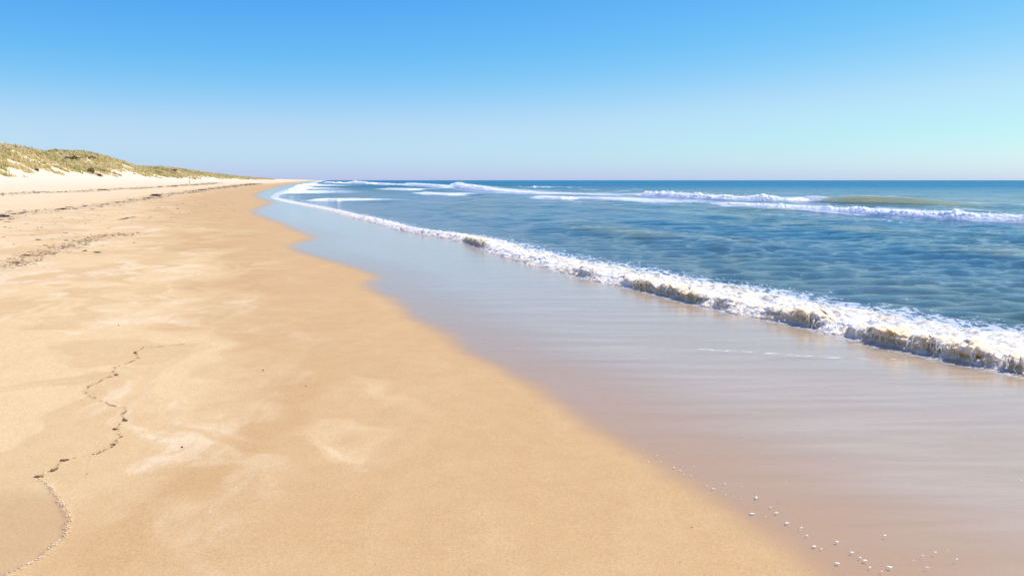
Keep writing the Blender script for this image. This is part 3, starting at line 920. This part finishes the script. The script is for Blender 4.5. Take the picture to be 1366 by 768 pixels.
shrub(132, 235, 4, 3, 'tiny dark shrub alone on pale sand beside the reddish one')
shrub(205, 226, 20, 2.6, 'dark green low shrub on the farther dune crest, left one')
shrub(226, 228, 24, 2.4, 'dark green low shrub on the farther dune crest, right one')
shrub(49, 228, 3, 2.5, 'small grey green tuft alone on the pale sand slope at left')

# ------------------------------------------------------------------ weed and debris on the sand
def gz(x, y): return float(ground(np.array([[x]]), np.array([[y]]))[0][0, 0])
def hitg(px_, py_):
    x, y, z = hit(px_, py_); return x, y, gz(x, y)
def weed_mesh(name, w, h, nstr, mat, parent=None, seed=0):
    r = np.random.default_rng(seed)
    P, rd = [], []
    for _ in range(nstr):
        n = 9; a0 = r.random() * 6.28; ln = w * r.uniform(.3, .9)
        ax = a0 + np.cumsum(r.normal(0, .45, n))
        st = ln / n
        x = np.cumsum(np.cos(ax)) * st; y = np.cumsum(np.sin(ax)) * st * .6
        x += r.normal(0, .18) * w - x.mean(); y += r.normal(0, .12) * w - y.mean()
        z = np.abs(r.normal(0, .35)) * h + h * .25 * np.sin(np.linspace(0, 3.1, n)) * r.random() 
        P.append(np.stack([x, y, z + 0 * x], 1)); rd.append(r.uniform(.04, .11) * h + .0025)
    return tubes(name, P, rd, mat, parent, [0] * nstr)
def weed_thing(px_, py_, w_px, h_px, label, group=None, nstr=40, seed=1, mat=None, name='seaweed_clump', cat='seaweed'):
    x, y, z = hitg(px_, py_)
    d = math.hypot(x, y)
    o = weed_mesh(name, w_px * d / F, h_px * d / F * .8, nstr, mat or M_weed, None, seed)
    o.location = (x, y, z)
    tag(o, label, cat, group)
    return o
G = 'seaweed clumps along the drift line'
weed_thing(2, 289, 20, 3.2, 'large dark seaweed clump on the drift line at the left edge', G, 70, 1)
weed_thing(84, 279, 11, 1.6, 'flat black seaweed clump on the drift line near the dunes, left of the middle', G, 50, 2)
weed_thing(208, 261.5, 14, 2.8, 'biggest black seaweed heap, far along the drift line', G, 70, 3)
weed_thing(197, 264.5, 9, 1.2, 'thin flat seaweed clump just left of the biggest heap', G, 30, 4)
weed_thing(33, 281, 4, 1.2, 'small dark seaweed knot just above the drift line', G, 14, 5)
weed_thing(136, 254, 14, 1.4, 'flat dark seaweed patch on the upper drift line', G, 40, 6)
weed_thing(268, 253.5, 8, 1.4, 'left of two small seaweed clumps far along the drift line', G, 25, 7)
weed_thing(273, 253.8, 6, 1.2, 'right of two small seaweed clumps far along the drift line', G, 20, 8)
weed_thing(51, 320, 6, 1.2, 'short dark seaweed strip on the sand, left of its twin', G, 16, 9)
weed_thing(89, 321, 6, 1.2, 'short dark seaweed strip on the sand, right of its twin', G, 16, 10)
weed_thing(113, 335, 7, 1.6, 'brown seaweed scrap left of the black one on bare sand', G, 18, 11)
weed_thing(130, 337, 9, 1.8, 'black seaweed scrap on bare sand below the brown scuffed line', G, 26, 12)
weed_thing(24, 351, 9, 2.2, 'brown twiggy seaweed tangle on sand at the left edge', G, 20, 13, M_bcrumb)
weed_thing(35, 341, 9, 2.2, 'brown tangle at the start of the scuffed line', G, 22, 14, M_bcrumb)
weed_thing(237, 279, 2.5, 1.8, 'tiny dark brown clump alone on the far sand', G, 10, 15)

# forked driftwood stick
x, y, z = hitg(170, 292); d = math.hypot(x, y)
root = empty('driftwood_stick', (x, y, z))
k = d / F
tubes('branch', [np.array([(-2.5 * k, .3, .03), (-1 * k, 0.1, .03), (1.0 * k, -.5, .02), (2.4 * k, -1.0, .02)])], [.02], M_weed, root, [0])
tubes('twig', [np.array([(-2.2 * k, .2, .03), (-2.5 * k, .6, .04), (-2.3 * k, .9, .04)])], [.015], M_weed, root, [0])
tag(root, 'dark forked driftwood stick lying on the sand below the drift line', 'driftwood')

# thin marker post on the upper beach
x, y, z = hitg(253, 245.5); d = math.hypot(x, y)
root = empty('marker_post', (x, y, z))
hh_ = 5.5 * d / F
tubes('post', [np.array([(0, 0, -.3), (0, 0, hh_ * .5), (.02, 0, hh_)])], [.035 + .0001 * d], M_wood, root, [0])
blobs('post_cap', np.array([[.02, 0, hh_]]), [.09], M_wood, root, jitter=.05)
tag(root, 'thin weathered post standing on the upper beach below the far dunes', 'post')

# fine fragments along the three drift lines
def fragments(name, L, n, spread, size, mat, label, cat, seed, flat=.35):
    r = np.random.default_rng(seed)
    dist = np.hypot(L[:, 0], L[:, 1])
    step = np.concatenate([[0], np.hypot(*np.diff(L, axis=0).T)])
    cl = np.clip(noise2(np.cumsum(step) * .5, step * 0, seed + 5) + .35, .03, 1)
    p = step * cl / dist ** .3; p /= p.sum()
    i = r.choice(len(L), n, p=p)
    x = L[i, 0] + r.normal(0, spread, n) * (1 + dist[i] * .01); y = L[i, 1] + r.normal(0, spread * 1.6, n) * (1 + dist[i] * .01)
    z = ground(x[None], y[None])[0][0]
    s = size * (.4 + r.random(n) ** 2 * 1.4) * (1 + dist[i] * .01)
    v, f = ico()
    th = r.random(n) * math.pi
    asp = 1 + 2.5 * r.random(n)
    vx = v[None, :, 0] * asp[:, None]; vy = v[None, :, 1] * .8
    rx = vx * np.cos(th)[:, None] - vy * np.sin(th)[:, None]; ry = vx * np.sin(th)[:, None] + vy * np.cos(th)[:, None]
    j = 1 + .3 * r.normal(0, 1, (n, 12))
    V = np.stack([x[:, None] + rx * s[:, None] * j, y[:, None] + ry * s[:, None] * j, z[:, None] + v[None, :, 2] * s[:, None] * flat + s[:, None] * flat * .4], -1)
    Fc = (f[None] + (np.arange(n) * 12)[:, None, None]).reshape(-1, 3)
    o = raw_mesh(name, V.reshape(-1, 3), Fc, 3, mat)
    tag(o, label, cat, kind='stuff')
fragments('seaweed_fragments', WL[0], 1700, .30, .022, M_weed, 'scattered dark seaweed fragments along the main drift line', 'debris', 21)
fragments('seaweed_fragments', WL[1], 900, .22, .026, M_weed, 'thin line of dark fragments along the upper beach near the dunes', 'debris', 22)
fragments('seaweed_fragments', WL[2], 800, .16, .012, M_bcrumb, 'brown crumbs scattered on the scuffed sand line', 'debris', 23)
sc_line = line_pts([(10,330),(60,300),(140,292),(200,285),(260,270)], 200)
fragments('seaweed_fragments', sc_line, 230, 1.1, .014, M_bcrumb, 'sparse specks of debris strewn over the pale upper sand', 'debris', 24)

# the ragged tide line on the sand in front: crumbs of sand and brown flecks
def crumbs(i0, i1, n, mat, label, size, seed, side_shift=0.0, sprd=.008):
    r = np.random.default_rng(seed)
    cl = np.clip(noise2(np.arange(i0, i1) * .17, np.zeros(i1 - i0), seed) + .25, .12, 1); cl /= cl.sum()
    i = r.choice(np.arange(i0, i1), n, p=cl)
    x = crk[i, 0] + r.normal(0, sprd, n) + side_shift; y = crk[i, 1] + r.normal(0, sprd * 1.5, n)
    z = ground(x[None], y[None])[0][0] + .003
    c = np.stack([x, y, z], 1)
    o = blobs('tide_line_crumbs', c, size * (.5 + r.random(n) ** 2 * 1.2), mat, squash=.6, jitter=.2)
    tag(o, label, 'debris', kind='stuff')
crumbs(0, split, 1000, M_bcrumb, 'brown flecks along the winding tide mark in the front sand', .0023, 31, 0.0, .006)
crumbs(0, 419, 300, M_crumb, 'pale sand crumbs along the winding tide mark in the front sand', .0026, 32, .006)
crumbs(split, 419, 560, M_crumb, 'cream crumbs edging the damp hollow at bottom left', .0028, 33, .0, .005)
G2 = 'dark seaweed bits caught on the front tide mark'
TB = [(118,468,10,'darkest brown seaweed knot at the left bend of the front tide mark'),(195,420,11,'long brown seaweed bit just right of the left bend of the tide mark'),
      (160,450,7,'small seaweed shred between the two larger ones on the tide mark'),(378,298,7,'brown flat bit at the right bend of the front tide mark'),
      (350,325,5,'small brown bit just below the right bend of the tide mark'),(410,93,4,'dark dot near the upper end of the front tide mark'),
      (352,160,5,'brown bit on the upper part of the winding tide mark'),(345,372,6,'brown seaweed shred below the right bend of the tide mark')]
for j, (u_, v_, w_, lab) in enumerate(TB):
    weed_thing(u_ * .44, 430 + v_ * .44, w_ * 1.0, 2.2, lab, G2, 16, 50 + j, M_bcrumb, 'seaweed_bit')

# dark pebbles on the smooth sand
def pebble(px_, py_, wpx, label):
    x, y, z = hitg(px_, py_); d = math.hypot(x, y)
    r = wpx * d / F / 2
    o = blobs('pebble', np.array([[0, 0, r * .35]]), [r], M_stone, None, squash=.65, jitter=.12)
    o.location = (x, y, z)
    sub = o.modifiers.new('round', 'SUBSURF'); sub.levels = 1; sub.render_levels = 2
    tag(o, label, 'pebble', 'dark pebbles on the smooth sand')
pebble(243, 597, 4, 'small dark pebble right of the winding tide mark')
pebble(351, 494, 3.2, 'dark pebble on smooth damp sand farther up, left one of two')
pebble(408, 515, 2.4, 'tiny dark pebble on smooth damp sand, right one of two')
pebble(116, 632, 2.2, 'tiny pebble beside the left bend of the tide mark')
pebble(923, 703, 2.4, 'tiny brown pebble on smooth sand near the wash edge at right')
pebble(907, 749, 2.0, 'tiny pebble at the bottom of the smooth sand near the wash')
pebble(158, 434, 2.2, 'lone tiny pebble on the pale sand left of the damp tongue')

# foam flecks on the wet sand
FL = [(370,215,5),(70,287,5),(130,330,8),(150,340,7),(165,355,6),(200,326,5),(310,387,7),(268,405,9),(310,425,6),(365,440,5),(370,398,4),(418,436,16),(405,493,15),
      (470,470,8),(492,490,11),(452,503,5),(527,526,13),(582,543,11),(573,553,7),(599,570,10),(625,609,14),(650,618,9),(702,592,12),(705,669,14),(758,630,12),
      (785,648,10),(802,658,17),(820,683,10),(888,682,15),(876,570,10),(1052,630,8),(1127,654,10),(1024,683,11),(975,660,6),(1007,642,7),(1096,624,5),(693,295,4),
      (527,385,4),(862,697,8),(40,310,6),(85,310,6),(190,358,5),(245,395,6),(20,268,4),(1355,377,7),(340,432,4)]
fleck = None
for j, (u_, v_, s_) in enumerate(FL):
    px_, py_ = 850 + .378 * u_, 500 + .378 * v_
    x, y = at0(px_, py_); d = math.hypot(x, y)
    r = s_ * .378 * d / F / 2 * .85
    k = 9
    c = np.stack([rng.normal(0, .5, k) * r, rng.normal(0, .35, k) * r, np.full(k, .001)], 1)
    o = blobs('foam_fleck', c, r * (.3 + .4 * rng.random(k)), M_fleck, None, squash=.07, jitter=.12)
    o.location = (float(x), float(y), .0072); o.rotation_euler.z = rng.normal(0, .4)
    if s_ >= 13: lab = 'larger white foam fleck floating on the wash beside the sand edge'
    else: lab = 'small white foam fleck floating on the thin wash over wet sand'
    tag(o, lab, 'foam', 'larger foam flecks on the wash' if s_ >= 13 else 'small foam flecks on the wash')

# ------------------------------------------------------------------ light, sky, camera
SUN_EL, SUN_AZ = R(57), R(77)             # azimuth clockwise from the viewing direction (+Y)
Ld = Vector((math.sin(SUN_AZ) * math.cos(SUN_EL), math.cos(SUN_AZ) * math.cos(SUN_EL), math.sin(SUN_EL)))
sun = bpy.data.lights.new('sun', 'SUN'); sun.energy = 4.3; sun.angle = R(.53); sun.color = (1.0, .96, .90)
so = bpy.data.objects.new('sun', sun); COL.objects.link(so)
so.rotation_euler = Ld.to_track_quat('Z', 'Y').to_euler(); so.location = (20, 10, 30)

wld = bpy.data.worlds.new('World'); scene.world = wld; wld.use_nodes = True
nt_ = wld.node_tree; nt_.nodes.clear()
sky = nt_.nodes.new('ShaderNodeTexSky'); sky.sky_type = 'NISHITA'; sky.sun_disc = False
sky.sun_elevation = SUN_EL; sky.sun_rotation = SUN_AZ
sky.air_density = 1.0; sky.dust_density = .40; sky.ozone_density = 2.0; sky.altitude = 0
bg = nt_.nodes.new('ShaderNodeBackground'); bg.inputs['Strength'].default_value = .1
wo = nt_.nodes.new('ShaderNodeOutputWorld')

# camera-like colour response for the sky: a power and a gain per channel
sep = nt_.nodes.new('ShaderNodeSeparateColor'); cmb = nt_.nodes.new('ShaderNodeCombineColor')
nt_.links.new(sky.outputs[0], sep.inputs[0])
for ch, (g_, k_) in enumerate([(1.78, 1.25), (1.16, 1.31), (.25, 1.05)]):
    a_ = nt_.nodes.new('ShaderNodeMath'); a_.operation = 'MULTIPLY'; a_.inputs[1].default_value = .1
    b_ = nt_.nodes.new('ShaderNodeMath'); b_.operation = 'POWER'; b_.inputs[1].default_value = g_
    c_ = nt_.nodes.new('ShaderNodeMath'); c_.operation = 'MULTIPLY'; c_.inputs[1].default_value = k_ * 10 / 2 ** EXPO
    d_ = nt_.nodes.new('ShaderNodeMath'); d_.operation = 'MINIMUM'; d_.inputs[1].default_value = 16
    nt_.links.new(sep.outputs[ch], a_.inputs[0]); nt_.links.new(a_.outputs[0], b_.inputs[0]); nt_.links.new(b_.outputs[0], c_.inputs[0])
    if ch == 0:      # the mid part of the sky is a little paler
        x1 = nt_.nodes.new('ShaderNodeMath'); x1.operation = 'SUBTRACT'; x1.inputs[1].default_value = .47
        x2 = nt_.nodes.new('ShaderNodeMath'); x2.operation = 'DIVIDE'; x2.inputs[1].default_value = .11
        x3 = nt_.nodes.new('ShaderNodeMath'); x3.operation = 'POWER'; x3.inputs[1].default_value = 2
        x4 = nt_.nodes.new('ShaderNodeMath'); x4.operation = 'POWER'; x4.inputs[0].default_value = math.exp(-1)
        x5 = nt_.nodes.new('ShaderNodeMath'); x5.operation = 'MULTIPLY_ADD'; x5.inputs[1].default_value = .135 * 10 / 2 ** EXPO
        xa = nt_.nodes.new('ShaderNodeMath'); xa.operation = 'ABSOLUTE'
        for p_, q_ in ((a_, x1), (x1, x2), (x2, xa), (xa, x3)): nt_.links.new(p_.outputs[0], q_.inputs[0])
        nt_.links.new(x3.outputs[0], x4.inputs[1]); nt_.links.new(x4.outputs[0], x5.inputs[0]); nt_.links.new(c_.outputs[0], x5.inputs[2])
        c_ = x5
    nt_.links.new(c_.outputs[0], d_.inputs[0]); nt_.links.new(d_.outputs[0], cmb.inputs[ch])
nt_.links.new(cmb.outputs[0], bg.inputs[0])
nt_.links.new(bg.outputs[0], wo.inputs[0])

cam = bpy.data.cameras.new('camera'); cam.sensor_width = 36; cam.lens = 36 * F / 1366
cam.clip_start = .05; cam.clip_end = 60000
co = bpy.data.objects.new('camera', cam); COL.objects.link(co)
co.location = (0, 0, CAMH); co.rotation_euler = (math.pi / 2 - PITCH, 0, 0)
scene.camera = co
vs = scene.view_settings
vs.view_transform = 'Standard'; vs.look = 'None'; vs.exposure = EXPO; vs.gamma = 1; vs.use_curve_mapping = False
scene.cycles.max_bounces = 6; scene.cycles.transparent_max_bounces = 12
